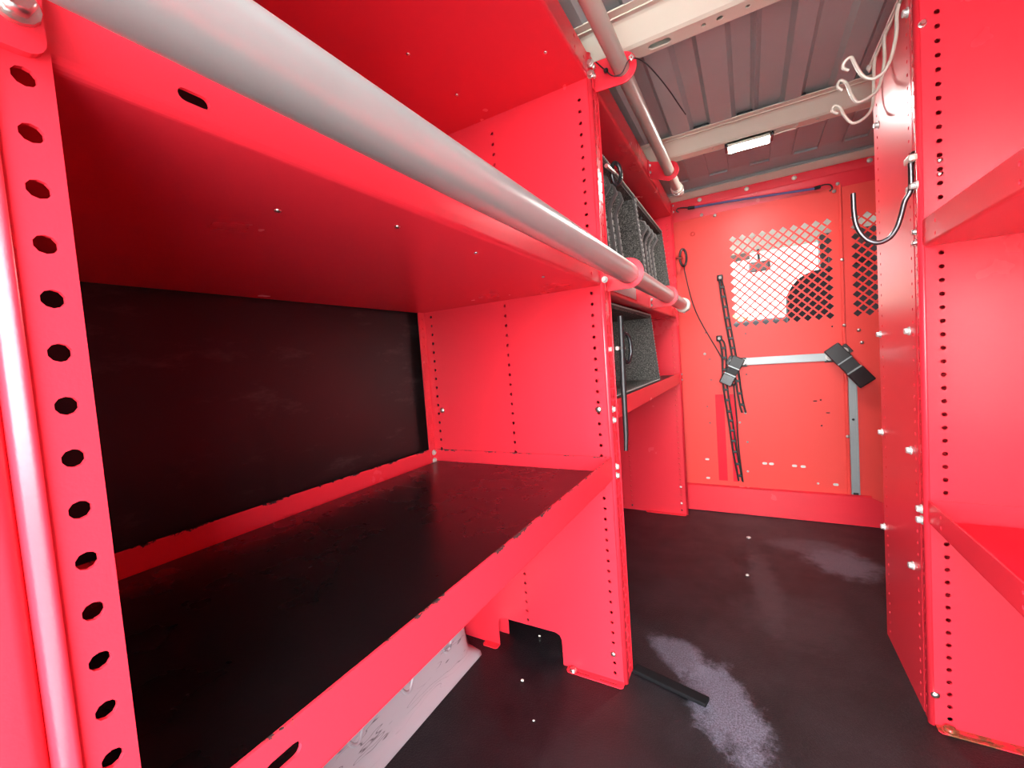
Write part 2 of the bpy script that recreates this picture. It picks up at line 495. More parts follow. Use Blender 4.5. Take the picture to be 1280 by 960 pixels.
def bow(name, y0, holes, slots, lab):
    m = MB()
    m.sheet('x', [(y0 - .055, .912), (y0 - .012, .912), (y0 - .004, .908), (y0 + .045, .874), (y0 + .056, .8695)], .004, -.98, .98)
    m.plate('z', .870, .004, [(-.98, y0 + .055), (.98, y0 + .055), (.98, y0 + .108), (-.98, y0 + .108)], holes + slots)
    m.sheet('x', [(y0 + .107, .8705), (y0 + .118, .876), (y0 + .124, .914), (y0 + .165, .914)], .004, -.98, .98)
    m.box(-.98, .98, y0 - .030, y0 - .026, .909, .912)
    return struct(m.build(name, 'bow'), lab, 'roof bow')
b1 = bow('trim_1', 1.245, [circ(x, 1.326, .006 if i != 1 else .0085, 10) for i, x in enumerate((-.075, -.035, .03, .075, .125, .30, .36))], [slot(-.19, 1.328, .062, .024, 8)], 'cream pressed roof bow with an oblong hole, nearer of the two')
b2 = bow('trim_2', 2.055, [circ(x, 2.135, .006) for x in (-.105, .125, .20, .27)], [], 'cream pressed roof bow that carries the lamp')
for x in (-.225, -.14, .02, .19, .335):
    MB().rbox(x - .030, x + .030, 2.000, 2.024, .9135, .926, .004).build('sealant_pad', 'black', b2)  # black pads in the gaps between roof sheet and bow
m = MB().sheet('x', [(2.70, .896), (2.745, .878), (2.79, .876)], .004, -.9, .9)
struct(m.build('trim_3', 'bow'), 'thin cream roof edge above the red partition', 'roof trim')

# ================================================================== LEFT REAR SHELVING UNIT
XF = -.36; XB = -1.045
u1 = thing('shelving_unit', (-.70, .64, -1), 'red steel shelving unit with black lined lower shelf, nearest on the left', 'shelving unit', None)
YM = 1.2028
end_panel('end_panel', u1, XF, XB, .0672, +1, .845, [-.70, -1.0], hr=.0056)
m = MB()                                                          # plain corner post folded back to back with the pierced panel
m.sheet('z', [(XF - .0006, -.06), (XF - .0006, .0555)] + arc(XF - .0096, .0555, .009, 0, PI / 2, 8)[1:] + [(-.52, .0645)], .0022, -1, .845, True)
m.build('corner_post', 'red', u1)
pm = end_panel('end_panel', u1, XF, XB, YM, +1, .845, [-.395, -.688, -1.0], cut=(-.5665, -.81, -.895, .022), feet=[(-.366, -.548), (-.808, -.868)])
MB().sheet('z', [(-1.030, YM - .0005), (-1.032, YM - .004), (-1.032, YM - .030)], -T, -1, .84).plate('x', -1.0285, -.003, [(YM - .030, -.37), (YM - .005, -.37), (YM - .005, .2), (YM - .030, .2)], [circ(YM - .018, z, .005) for z in zs(-.34, .19)]).build('rear_flange', 'red', pm)
lipx = XF - .0036
sl = shelf('shelf', u1, lipx, -1.043, .072, YM, -.372, .070, slots=[slot(.193, -.329, .034, .013)], mat='chip')
sm_ = shelf('shelf', u1, lipx, -1.043, .072, YM, .200, .068, slots=[slot(.180, .2190, .022, .0095)], holes=[circ(1.12, .222, .005)])
st = shelf('shelf', u1, lipx, -.99, .072, YM, .779, .066, holes=[circ(1.10, .80, .005), circ(1.10, .828, .005), circ(1.17, .815, .005)])
for x, y in ((-.483, .317), (-.422, .452), (-.422, .648), (-.43, .95)): screw(sm_, (x, y, .2005), (0, 0, -1), .0042, .003, 'steel')
for x, y in ((-.709, .85), (-.707, 1.049), (-.424, 1.045)): screw(st, (x, y, .7795), (0, 0, -1), .0045, .003, 'steel')
# bolts on the middle panel
for z in (-.335, -.362): bolt(pm, (XF, 1.2235, z), (1, 0, 0), .0075, .010)
for z in (.812, .783): bolt(pm, (-.347 - .010, YM - .001, z), (0, -1, 0), .0085, .009, 'steel')
bolt(pm, (-.3525, YM - .001, .214), (0, -1, 0), .007, .009)
for z in (-.163, -.195): bolt(pm, (XF, 1.2235, z), (1, 0, 0), .0075, .010)
screw(pm, (-.395, YM - .0005, -.1602), (0, -1, 0), .0105, .006, 'steel')
screw(pm, (-.982, YM - .0005, -.159), (0, -1, 0), .0105, .006, 'steel')
screw(pm, (-.397, YM - .0005, -.914), (0, -1, 0), .0085, .005, 'steel')
for z in (-.314, -.343): bolt(pm, (-1.0285, YM - .012, z), (1, 0, 0), .0075, .007)
bolt(pm, (-.528, YM - .014, -.996), (0, 0, 1), .010, .007, 'steel')
# near bracket plate with its big bolt
b = MB(); b.plate('x', XF, .006, rrect(.040, .0985, .197, .30, .010))
bk = b.build('bracket_plate', 'red', u1)
bolt(bk, (XF + .006, .0865, .2222), (1, 0, 0), .0085, .010, 'steel')
PX, PZ, PR = -.2935, .2275, .0283
UX, UZ, UR = -.280, .789, .0214
ring_bracket(u1, PX, PZ, PR + .001, .0435, 1.236, XF + .001, .184, .232, -1)
rb = ring_bracket(u1, UX, UZ, UR + .001, .042, 1.236, XF + .001, .752, .835, -1)
for z in (.79, .815): bolt(rb, (XF + .005, 1.225, z), (1, 0, 0), .0055, .006, 'steel')

tag(MB().rbox(-1.017, -.3705, .082, 1.196, -.3678, -.3445, .004, 2).build('shelf_liner', 'liner', None, (-.70, .64, -.369)), 'scratched black rubber liner lying in the lower red shelf at left', 'shelf liner')

# ================================================================== LEFT FRONT SHELVING UNIT
YF = 2.66
u2 = thing('shelving_unit', (-.70, 1.96, -1), 'red steel shelving unit holding felt bins, beside the partition', 'shelving unit', None)
pn = end_panel('end_panel', u2, XF, XB, 1.2725, -1, .845, [-1.0], cut=(-.5665, -.81, -.895, .022), fw=.0325)
pf = end_panel('end_panel', u2, XF, XB, YF, +1, .845, [-.392, -.69, -1.0], feet=[(-.366, -.60)])
for z in (-.150, -.183): screw(pf, (XF, YF + .02, z), (1, 0, 0), .006, .008)
for z in (.835, .80): screw(pf, (XF, YF + .02, z), (1, 0, 0), .006, .008)
screw(pf, (-.392, YF - .0005, -.83), (0, -1, 0), .007, .005); screw(pf, (-.392, YF - .0005, -.93), (0, -1, 0), .007, .005)
s2 = shelf('shelf', u2, lipx, -1.04, 1.276, YF, -.205, .064, holes=[circ(1.30, -.16, .005), circ(1.30, -.185, .005)])
s2m = shelf('shelf', u2, lipx, -1.04, 1.276, YF, .184, .064)
s2t = shelf('shelf', u2, lipx, -.99, 1.276, YF, .777, .076, holes=[circ(1.31, .83, .005), circ(1.31, .80, .005)])
MB().plate('x', lipx + .0005, .003, [(1.30, .196), (1.62, .196), (1.62, .236), (1.30, .236)]).build('label_plate', 'alu', s2m)  # bright plate stands in for window glare on this lip
rb2 = ring_bracket(u2, PX, PZ, PR + .001, .0435, 1.90, lipx + .001, .184, .232, -1)
for z in (.196, .219): bolt(rb2, (lipx + .005, 1.888, z), (1, 0, 0), .005, .006)
rb3 = ring_bracket(u2, UX, UZ, UR + .001, .042, 2.035, lipx + .001, .779, .852, -1)
for z in (.80, .83): bolt(rb3, (lipx + .005, 2.024, z), (1, 0, 0), .005, .006)
tag(MB().rbox(-1.03, -.370, 1.29, 2.645, -.2008, -.1505, .003, 2).build('shelf_board', 'wood', None, (-.7, 1.96, -.2)), 'dark worn board lying in the red shelf under the open felt bin', 'shelf board')

# felt bins ------------------------------------------------------------
def felt_shell(root, y0, y1, z0, z1, xt, xbm, xback=-.98, t=.012):
    """open fronted felt box; front edges slope from xbm at the bottom to xt at the top"""
    for y in (y0, y1 - t):
        MB().plate('y', y, t, [(xbm, z0), (xt, z1), (xback, z1), (xback, z0)]).build('side_wall', 'felt', root)
    MB().box(xback, xbm, y0 + t, y1 - t, z0, z0 + t).build('bottom', 'felt', root)
    MB().box(xback, xt, y0 + t, y1 - t, z1 - t, z1).build('top', 'felt', root)
    MB().box(xback - t, xback, y0, y1, z0, z1).build('back_wall', 'felt', root)
    g = MB()
    g.tube([(xt, y0, z1), (xt, y1, z1)], .0075, 6); g.tube([(xbm, y0, z0 + .0095), (xbm, y1, z0 + .0095)], .0085, 6)
    for y in (y0 + t / 2, y1 - t / 2): g.tube([(xbm, y, z0), (xt, y, z1)], .0065, 6)
    e = g.build('binding', 'felt_trim', root)
    q = MB()                                                        # stitches along the front edges
    yy = y0 + .01
    while yy < y1 - .012:
        q.box(xt + .006, xt + .0085, yy, yy + .008, z1 - .002, z1 + .002)
        q.box(xbm + .004, xbm + .0085, yy, yy + .008, z0 + .013, z0 + .0155)
        yy += .016
    for y in (y0 + t / 2, y1 - t / 2):
        k = .02
        while k < .97:
            a = xbm + (xt - xbm) * k; c = z0 + (z1 - z0) * k
            q.box(a + .0045, a + .0075, y - .0012, y + .0012, c, c + .007); k += .045
    q.build('stitching', 'thread', e)

def divider(root, y, z0, z1, xt, xbm, amp, lean, xback=-.97, t=.016):
    pts = []
    n = 18
    for k in range(n + 1):
        f = k / n; z = z0 + (z1 - z0) * f
        x = xbm + (xt - xbm) * f - .006 + amp * (math.exp(-((f - .80) / .07) ** 2) - 1.6 * math.exp(-((f - .93) / .05) ** 2)) * .036
        pts.append((x, z))
    pts += [(xback, z1), (xback, z0)]
    tri = MB().plate('y', 0, t, pts)
    vs = [(x, y + yy + lean * (zz - z0), zz) for x, yy, zz in tri.v]
    o = MB().add(vs, tri.f).build('divider', 'felt', root)
    MB().tube([(x, y + t / 2 + lean * (z - z0), z) for x, z in pts[:n + 1]], .0095, 6).build('binding', 'felt_trim', o)
    q = MB()
    for k in range(2, n - 4, 1):
        a, b_ = pts[k], pts[k + 1]; zz = a[1]
        yy = y + t / 2 + lean * (zz - z0)
        q.box(a[0] + .0085, a[0] + .0105, yy - .001, yy + .001, zz, zz + (b_[1] - zz) * .6)
    q.build('stitching', 'thread', o)

tb = thing('felt_bin', (-.68, 1.63, .19), 'charcoal felt bin with upright dividers on the upper shelf, nearer the middle post', 'bin')
felt_shell(tb, 1.30, 1.965, .191, .690, -.425, -.380)
for i, y in enumerate((1.36, 1.44, 1.53, 1.62)): divider(tb, y, .204, .672, -.430, -.392, 1, .05 - .02 * i)
tb = thing('felt_bin', (-.68, 2.30, .19), 'charcoal felt bin with wavy dividers on the upper shelf, against the far end panel', 'bin')
felt_shell(tb, 1.975, 2.64, .191, .690, -.425, -.380)
for i, y in enumerate((2.03, 2.11, 2.19, 2.28)): divider(tb, y, .204, .672, -.430, -.392, 1, .05)
tb = thing('felt_bin', (-.68, 1.7, -.1495), 'open empty charcoal felt bin on the middle shelf, under the row of dividers', 'bin')
felt_shell(tb, 1.30, 2.12, -.1495, .172, -.413, -.385)

# black rubber latches hanging on the middle post
def latch(zs_, zl0, zl1, lab):
    t = thing('rubber_latch', (-.345, 1.30, zs_[0] if zs_ else zl0), lab, 'latch', None)
    x = -.343; zm = (zl0 + zl1) / 2
    if zs_:
        z0, z1 = zs_
        MB().tube([(x, 1.312, z1), (x, 1.308, z1 - .10), (x + .001, 1.297, (z0 + z1) / 2), (x + .002, 1.289, z0 + .05), (x, 1.284, z0)], [.0085, .009, .009, .0075, .006], 8).build('strap', 'black', t)
    h = (zl1 - zl0) / 2
    pts = [(x + .002 + .011 * math.cos(a) * (1 if math.cos(a) > 0 else .8), 1.352 + .016 * math.cos(a), zm + h * math.sin(a)) for a in [2 * PI * k / 22 for k in range(22)]]
    MB().tube(pts, .0062, 8, close=True).build('handle', 'black_gloss', t)
    MB().tube([(x - .006, 1.276, zm), (x - .004, 1.30, zm), (x, 1.345, zm)], [.006, .0055, .004], 10).build('pin', 'steel', t)
latch((-.30, .115), -.03, .062, 'long black rubber latch strap hanging down the middle post by the open felt bin')
latch(None, .525, .592, 'small glossy black latch handle on the middle post by the top of the dividers')

# ================================================================== TUBES
def tube_thing(label, x, z, r, y1, ycap, mat):
    t = thing('conduit_tube', (x, .6, z - r), label, 'tube')
    m = MB(); n = 40
    m.tube([(x, -.10, z), (x, .6, z), (x, 1.5, z), (x, y1, z)], r, n)
    m.build('barrel', mat, t)
    c = MB(); rc = r * 1.10
    c.tube([(x, ycap, z), (x, y1 + .004, z), (x, y1 + .012, z)], [rc, rc, rc * .8], 28)
    c.tube([(x, ycap + .012, z), (x, ycap + .026, z)], [rc * 1.16, rc * 1.16], 28)
    cap = c.build('end_cap', 'cream_metal', t)
    MB().tube([(x + rc * 1.1 * math.cos(a), ycap + .05 + .004 * math.sin(3 * a), z + rc * 1.1 * math.sin(a)) for a in [2 * PI * k / 24 for k in range(24)]], .004, 6, close=True).build('retaining_wire', 'steel', cap)
    screw(cap, (x + rc * .2, ycap + .03, z - rc * 1.15), (0, 0, -1), .007, .008)
    return t
tube_thing('long satin metal tube running along the front of the left shelves at middle height', PX, PZ, PR, 2.45, 2.34, 'tube')
tube_thing('dull beige metal tube running just under the roof bows', UX, UZ, UR, 2.34, 2.25, 'tube_beige')

# black wire tied to the upper bracket
cab = thing('cable', (-.347, 1.225, .76), 'thin black wire looped round the upper tube bracket and hanging free', 'cable')
pts = [(-.347, 1.226, .826), (-.319, 1.222, .789), (-.297, 1.210, .760), (-.273, 1.208, .757), (-.254, 1.212, .785), (-.236, 1.22, .788), (-.217, 1.25, .784), (-.195, 1.3, .769), (-.172, 1.36, .747), (-.152, 1.4, .718), (-.143, 1.45, .715)]
def smooth_pts(P, k=5):
    out = []; n = len(P)
    for i in range(n - 1):
        p0, p1, p2, p3 = [Vector(P[max(0, min(n - 1, i + j))]) for j in (-1, 0, 1, 2)]
        for s in range(k):
            t = s / k
            out.append(.5 * ((2 * p1) + (p2 - p0) * t + (2 * p0 - 5 * p1 + 4 * p2 - p3) * t * t + (3 * p1 - p0 - 3 * p2 + p3) * t ** 3))
    out.append(Vector(P[-1])); return out
MB().tube(smooth_pts(pts), .0017, 6).build('wire', 'black', cab)
MB().rbox(-.325, -.313, 1.216, 1.228, .784, .795, .004).build('knot', 'black', cab)
MB().tube([(-.252, 1.214, .794), (-.247, 1.213, .783), (-.241, 1.214, .79), (-.246, 1.214, .798)], .003, 6, close=True).build('zip_tie', 'steel', cab)

# ================================================================== RIGHT SHELVING
XR = .3656; YR = 1.385
u3 = thing('shelving_unit', (.72, .82, -1), 'red steel shelving unit at the right edge with a bare red lower shelf', 'shelving unit', None)
pr_ = end_panel('end_panel', u3, XR, 1.05, YR, +1, .86, [.4025, 1.0], feet=[(.375, .62)], foot_mat='rust', hr=.0056)
MB().sheet('z', [(XR + .36, .25), (XR, .25), (XR, .284)], T, -1, .86).build('corner_post', 'red', u3)  # unseen post, widened to hold rear daylight off the end panel
lr = XR + .0036
def lip_holes(za, zb): return [circ(y, z, .0045, 10) for y in (YR - .082, YR - .42) for z in (za, zb)]
s3 = shelf('shelf', u3, lr, 1.045, .254, YR, -.478, .061, holes=lip_holes(-.457, -.432))
s4 = shelf('shelf', u3, lr, 1.045, .254, YR, .2005, .063, holes=lip_holes(.216, .244), mat='red_side')
s5 = shelf('shelf', u3, lr, 1.00, .254, YR, .800, .060)
MB().rbox(.374, 1.035, .266, 1.375, -.4745, -.464, .003, 2).build('shelf_tray', 'red_patch', s3)
for z in (-.448, -.476): bolt(pr_, (XR - .001, 1.4075, z), (-1, 0, 0), .0085, .012)
for z in (.243, .217): bolt(pr_, (XR - .001, 1.4075, z), (-1, 0, 0), .006, .008, 'steel')
screw(pr_, (.376, YR - .0005, -.918), (0, -1, 0), .0095, .006, 'steel')
for z in (.394, .363): screw(pr_, (.4025, YR - .0005, z), (0, -1, 0), .006, .004, 'steel')
bolt(pr_, (.3765, YR - .001, .709), (0, -1, 0), .006, .012, 'steel')
bolt(pr_, (.398, YR - .014, -.9955), (0, 0, 1), .012, .010, 'rust')

u4 = thing('shelving_unit', (.70, 1.60, -1), 'red steel unit standing crosswise, its pierced end panel facing the aisle', 'shelving unit', None)
y0, y1 = 1.4225, 1.778
m = MB(); r = .007
ho = [circ(y, z, .0045) for y in (1.449, 1.7345) for z in zs(-.97, .83)]
m.plate('x', XR, T, [(y0 + r, -1), (y1 - r, -1), (y1 - r, .86), (y0 + r, .86)], ho)
m.sheet('z', arc(XR + r, y0 + r, r, PI, 1.5 * PI, 5) + [(XR + .036, y0)], T, -1, .86)
m.sheet('z', arc(XR + r, y1 - r, r, PI, .5 * PI, 5) + [(XR + .036, y1)], -T, -1, .86)
sp = m.build('end_panel', 'red_side', u4)
for y, z in ((1.755, 0), (1.477, .003), (1.765, -.317), (1.486, -.315), (1.767, -.632), (1.489, -.633), (1.72, .634), (1.435, .775)):
    bolt(sp, (XR, y, z), (-1, 0, 0), .0085, .011)
MB().box(XR + .0045, 1.038, 1.4305, 1.4335, -.99, .86).build('back_panel', 'red', u4)
MB().plate('x', 1.04, T, [(y0, -1), (y1, -1), (y1, .86), (y0, .86)]).build('end_panel', 'red', u4)
for z in (-.9, -.3, .3): 
    MB().sheet('x', [(y0 + .0125, z + .06), (y0 + .0125, z), (y1 - .006, z), (y1 - .006, z + .06)], T, XR + .004, 1.038).build('shelf', 'red', u4)

# big steel J hook
jh = thing('utility_hook', (.366, 1.42, .34), 'large dark steel hook clamped to the edge of the crosswise unit', 'hook')
pts = [(.366, 1.408, .432), (.3575, 1.405, .418), (.3565, 1.405, .349), (.346, 1.409, .322), (.342, 1.415, .300), (.338, 1.42, .280), (.331, 1.42, .260), (.318, 1.42, .241), (.299, 1.42, .233), (.280, 1.42, .240), (.265, 1.42, .257), (.254, 1.42, .283), (.2495, 1.42, .315), (.2485, 1.42, .368)]
MB().tube(smooth_pts(pts, 4), .0058, 12).build('rod', 'chrome', jh)
MB().rbox(.348, .3655, 1.385, 1.425, .408, .424, .004).build('clamp', 'cream_metal', jh)
for y in (1.392, 1.420):
    for z in (.350,): 
        bolt(jh, (XR - .001, y, z), (-1, 0, 0), .008, .014)

# coat hooks
ck = thing('hook_rack', (.366, 1.62, .70), 'cream wire rack of three curled hooks on the crosswise unit near the roof', 'hook rack')
for dz in (0, .014): MB().tube([(XR - .006, 1.445, .822 + dz), (XR - .006, 1.775, .822 + dz)], .0035, 8).build('rail', 'cream_metal', ck)
hk = {1.47: [(.360, .826), (.354, .800), (.352, .750), (.341, .698), (.325, .668), (.303, .661), (.284, .676), (.271, .706), (.262, .731), (.249, .728), (.246, .715), (.258, .706)],
      1.59: [(.360, .830), (.355, .806), (.355, .751), (.343, .691), (.327, .671), (.297, .662), (.282, .685), (.271, .724), (.257, .737), (.251, .725), (.262, .711)],
      1.69: [(.360, .832), (.354, .800), (.352, .751), (.348, .683), (.327, .653), (.299, .648), (.280, .678), (.271, .704), (.257, .714), (.252, .701), (.266, .691)]}
for i, (y, P) in enumerate(hk.items()):
    MB().tube(smooth_pts([(x, y + .004 * (k > 8) * (k - 8), z) for k, (x, z) in enumerate(P)], 4), .0042, 10).build('hook', 'cream_metal', ck)
for y, z in ((1.452, .832), (1.77, .832)): screw(ck, (XR - .002, y, z), (-1, 0, 0), .011, .012, 'cream_metal')

# ================================================================== BULKHEAD
YB = 2.79
bh = thing('bulkhead_partition', (.02, YB, -1), 'red steel partition with a pierced diamond mesh window, between load space and cab', 'partition')
bh['kind'] = 'thing'
def mesh_plate(name, xa, xb, holes, y, parent, x0, z0, nx, nz, p=.0487, r=.0187, extra=()):
    """panel with a pierced field: a plain frame plus exact lattice cells"""
    m = MB(); h = p / 2
    # lattice field rectangle
    fx0, fx1 = x0 - h, x0 + (nx - .5) * p; fz0, fz1 = z0 - h, z0 + (nz - .5) * p
    m.plate('y', y, .004, [(xa, -.995), (xb, -.995), (xb, .80), (xa, .80)], [[(fx0, fz0), (fx1, fz0), (fx1, fz1), (fx0, fz1)]] + list(extra))
    # every diamond centred on the half-step grid; each half cell (h x h) holds quarter diamonds of two opposite corners
    cx = {}
    for i in range(2 * nx):
        for j in range(2 * nz):
            a, b_ = fx0 + i * h, fz0 + j * h; c, d = a + h, b_ + h
            # grid nodes that are diamond centres: (odd, odd) always; (even, even) when strictly inside
            def hole(gi, gj):
                if gi % 2 == 1 and gj % 2 == 1: return True
                if gi % 2 == 0 and gj % 2 == 0: return 0 < gi < 2 * nx and 0 < gj < 2 * nz
                return False
            poly = []
            if hole(i, j): poly += [(a, b_ + r), (a + r, b_)]
            else: poly += [(a, b_)]
            if hole(i + 1, j): poly += [(c - r, b_), (c, b_ + r)]
            else: poly += [(c, b_)]
            if hole(i + 1, j + 1): poly += [(c, d - r), (c - r, d)]
            else: poly += [(c, d)]
            if hole(i, j + 1): poly += [(a + r, d), (a, d - r)]
            else: poly += [(a, d)]
            n = len(poly)
            m.add([(u, y, v) for u, v in poly] + [(u, y + .004, v) for u, v in poly], [tuple(range(n)), tuple(range(2 * n - 1, n - 1, -1))] + [(k, (k + 1) % n, n + (k + 1) % n, n + k) for k in range(n)])
    return m.build(name, 'red_bulk', parent)
dh = [slot(x, z, .018, .006) for x, z in ((.30, -.335), (.355, -.40), (.355, -.10))] + [circ(x, z, .0045) for x, z in ((-.016, .061), (-.02, -.174), (.325, -.33), (.325, -.47), (.385, .06))]
p_l = MB().plate('y', YB, .004, [(-1.04, -.995), (-.120, -.995), (-.120, .80), (-1.04, .80)], [slot(x, z, .014, .005) for x, z in ((-.225, .086), (-.21, -.074), (-.207, -.199))] + [circ(x, z, .004) for x, z in ((-.235, -.36), (-.225, -.46))]).build('side_panel', 'red_bulk', bh)
p_c = mesh_plate('door_panel', -.131, .442, None, YB - .0045, bh, -.060, .118, 10, 11, extra=dh)
p_r = mesh_plate('side_panel', .438, 1.04, None, YB, bh, .493, .118, 10, 11)
MB().sheet('z', [(.425, YB - .006), (.430, YB - .010), (.438, YB - .010), (.442, YB - .002)], .003, -.995, .79).build('door_post', 'red_bulk', p_c)
for z in (.399, .061, -.183, -.525): screw(p_c, (.434, YB - .012, z), (0, -1, 0), .0085, .006, 'steel')
for x, z in ((.486, -.035), (.475, .03)): screw(p_r, (x + .02, YB - .001, z), (0, -1, 0), .009, .006, 'steel')
for x, z in ((.052, -.692), (.085, -.693), (.195, -.698), (.235, -.70), (.378, -.790)):
    MB().plate('y', YB - .0065, .003, slot(x, z, .024, .013, 6)).build('oval_plug', 'white_metal', p_c)  # white oval discs set on the panel face
for x, z in ((.30, -.79), (-.035, -.745), (-.03, -.57), (-.035, -.40), (-.065, -.455)): screw(p_c, (x, YB - .0045, z), (0, -1, 0), .006, .004)
for x, z in ((-.25, -.684), (-.25, -.80)): MB().plate('y', YB - .003, .003, slot(x, z, .022, .011, 6)).build('oval_plug', 'white_metal', p_l)
screw(p_l, (-.27, YB, .68), (0, -1, 0), .013, .004, 'red_bulk'); screw(p_l, (-.235, YB, -.04), (0, -1, 0), .008, .004)
MB().plate('y', YB - .0015, .0015, [(-.190, -.81), (-.142, -.81), (-.142, -.287), (-.190, -.287)]).build('patch', 'red_patch', p_l)
MB().plate('y', YB - .0058, .0015, [(-.112, -.81), (-.083, -.81), (-.083, -.287), (-.112, -.287)]).build('patch', 'red_patch', p_c)
m = MB().sheet('x', [(YB - .030, .878), (YB - .030, .834), (YB - .027, .829), (YB - .006, .776), (YB - .003, .768)], .003, -1.04, 1.04)
hd = m.build('header', 'red', bh)
for x in (-.22, .02, .24, .55, -.5): screw(hd, (x, YB - .0335, .858), (0, -1, 0), .012, .006, 'cream_metal')
for x, z in ((-.215, .777), (-.145, .758), (.425, .786), (.41, .752)): screw(hd, (x, YB - .008, z), (0, -1, 0), .009, .008, 'white_metal')
MB().plate('y', YB - .026, .004, [(-.372, -.998), (.62, -.998), (.62, -.872), (.575, -.868), (.525, -.845), (-.372, -.845)]).sheet('x', [(YB - .026, -.845), (YB - .012, -.841), (YB - .003, -.841)], .003, -.372, .525).build('kick_plate', 'red', bh)

# bars and rubber clasps on the bulkhead
fb = thing('flat_bar', (.16, YB - .01, -.12), 'pale flat metal bar bolted level across the partition door', 'bar')
MB().rbox(-.020, .355, YB - .0135, YB - .0053, -.121, -.078, .002, 2).build('bar', 'bar', fb)
for x in (-.036, .368):
    p = MB().rbox(x - .022, x + .022, YB - .0125, YB - .0053, -.128, -.076, .003, 2).build('end_plate', 'black', fb)
    bolt(p, (x, YB - .012, -.100), (0, -1, 0), .014, .010, hexh=False)
vb = thing('rail', (.461, YB - .01, -.84), 'pale vertical metal rail on the partition under the right rubber clasp', 'rail')
m = MB().box(.4435, .479, YB - .010, YB - .0015, -.835, -.15)
m.box(.4435, .450, YB - .016, YB - .010, -.835, -.15).box(.472, .479, YB - .016, YB - .010, -.835, -.15)
m.build('channel', 'bar', vb)
screw(vb, (.460, YB - .010, -.435), (0, -1, 0), .006, .003, 'black_gloss')
MB().rbox(.450, .472, YB - .018, YB - .0105, -.835, -.825, .002, 2).build('end_stop', 'black', vb)

def clasp(label, cx, cz, ang, L, w, yc, extra):
    t = thing('rubber_clasp', (cx, yc, cz), label, 'clasp')
    R = Matrix.Rotation(ang, 3, 'Y')
    def at(u, v, d=0): return Vector((cx, yc + d, cz)) + R @ Vector((u, 0, v))
    MB().obox(at(0, L * .32), w / 2, .014, L * .20, R, .004).build('upper_jaw', 'black', t)
    MB().obox(at(0, -L * .33), w / 2 * 1.05, .015, L * .19, R, .005).build('lower_jaw', 'black_gloss', t)
    MB().obox(at(0, 0, .002), w / 2 * .93, .012, L * .15, R, .003).build('hinge', 'webbing', t)
    for v in (.135, -.135): MB().obox(at(0, L * v, -.013), w / 2 * .95, .003, .003, R).build('hinge_pin', 'bar', t)
    for (u, v, r) in extra:
        p = MB().obox(at(u, v, .016), .030, .010, .026, R, .003).build('mount', 'black', t)
        bolt(p, at(u, v, .006), (0, -1, 0), r, .012, hexh=False)
    return t
clasp('black rubber clasp hanging open at the right end of the level bar', .443, -.146, math.radians(-37), .235, .076, YB - .050, [(.030, .070, .014)])
clasp('black rubber clasp tangled with the ladder straps at the left end of the bar', -.092, -.148, math.radians(28), .165, .066, YB - .055, [(-.020, .050, .012)])

def ladder(label, P, off=.010, step=.055, head=True):
    t = thing('ladder_strap', (P[-1][0], YB - .02, P[-1][2]), label, 'strap')
    C = smooth_pts(P, 8)
    for s in (-1, 1): MB().tube([c + Vector((s * off * min(1, .35 + i * .12), 0, 0)) for i, c in enumerate(C)], .0055, 6).build('strand', 'black', t)
    acc = 0
    for a, b_ in zip(C, C[1:]):
        acc += (b_ - a).length
        if acc > step:
            acc = 0
            MB().rbox(b_.x - off - .004, b_.x + off + .004, b_.y - .005, b_.y + .005, b_.z - .007, b_.z + .007, .003).build('rung', 'black', t)
    if head:
        h = MB().rbox(C[0].x - .018, C[0].x + .014, C[0].y - .008, C[0].y + .010, C[0].z - .016, C[0].z + .018, .006).build('head', 'black', t)
        screw(h, C[0] + Vector((-.002, -.008, 0)), (0, -1, 0), .009, .006)
Y2 = YB - .022
ladder('black rubber ladder strap slanting past the left edge of the mesh window', [(x, Y2, z) for x, z in ((-.131, .395), (-.117, .265), (-.099, .101), (-.084, -.016), (-.072, -.142), (-.055, -.32), (-.041, -.395))])
ladder('black rubber ladder strap hanging from below the window down to the kick plate', [(x, Y2, z) for x, z in ((-.150, .045), (-.134, .005), (-.130, -.083), (-.133, -.2), (-.125, -.319), (-.110, -.461), (-.096, -.627), (-.074, -.800))])
t = thing('cord', (-.07, Y2, -.84), 'thin single black cord hanging beside the ladder strap to the kick plate', 'cord')
MB().tube(smooth_pts([(x, Y2 - .016, z) for x, z in ((-.088, -.226), (-.079, -.414), (-.076, -.603), (-.062, -.800))]), .0042, 6).build('strand', 'black', t)
MB().tube([(-.088, Y2 - .016, -.222), (-.087, Y2 - .016, -.236)], .007, 8).build('end_knot', 'black', t)
t = thing('cord', (-.33, YB - .03, .5), 'thin black cord slanting from a black loop on the end panel to the clasp', 'cord')
MB().tube(smooth_pts([(-.318, 2.745, .500), (-.315, 2.75, .435), (-.269, 2.755, .214), (-.159, 2.76, -.034), (-.132, 2.76, -.083)]), .0035, 6).build('strand', 'black', t)
lp = MB().tube([(-.322 + .017 * math.cos(a), 2.735 + .010 * math.cos(a), .540 + .050 * math.sin(a)) for a in [2 * PI * k / 20 for k in range(20)]], .0065, 8, close=True).build('loop', 'black_gloss', t)
MB().cyl((-.352, 2.70, .535), (-.33, 2.725, .537), .006, 10).build('pin', 'steel', t)
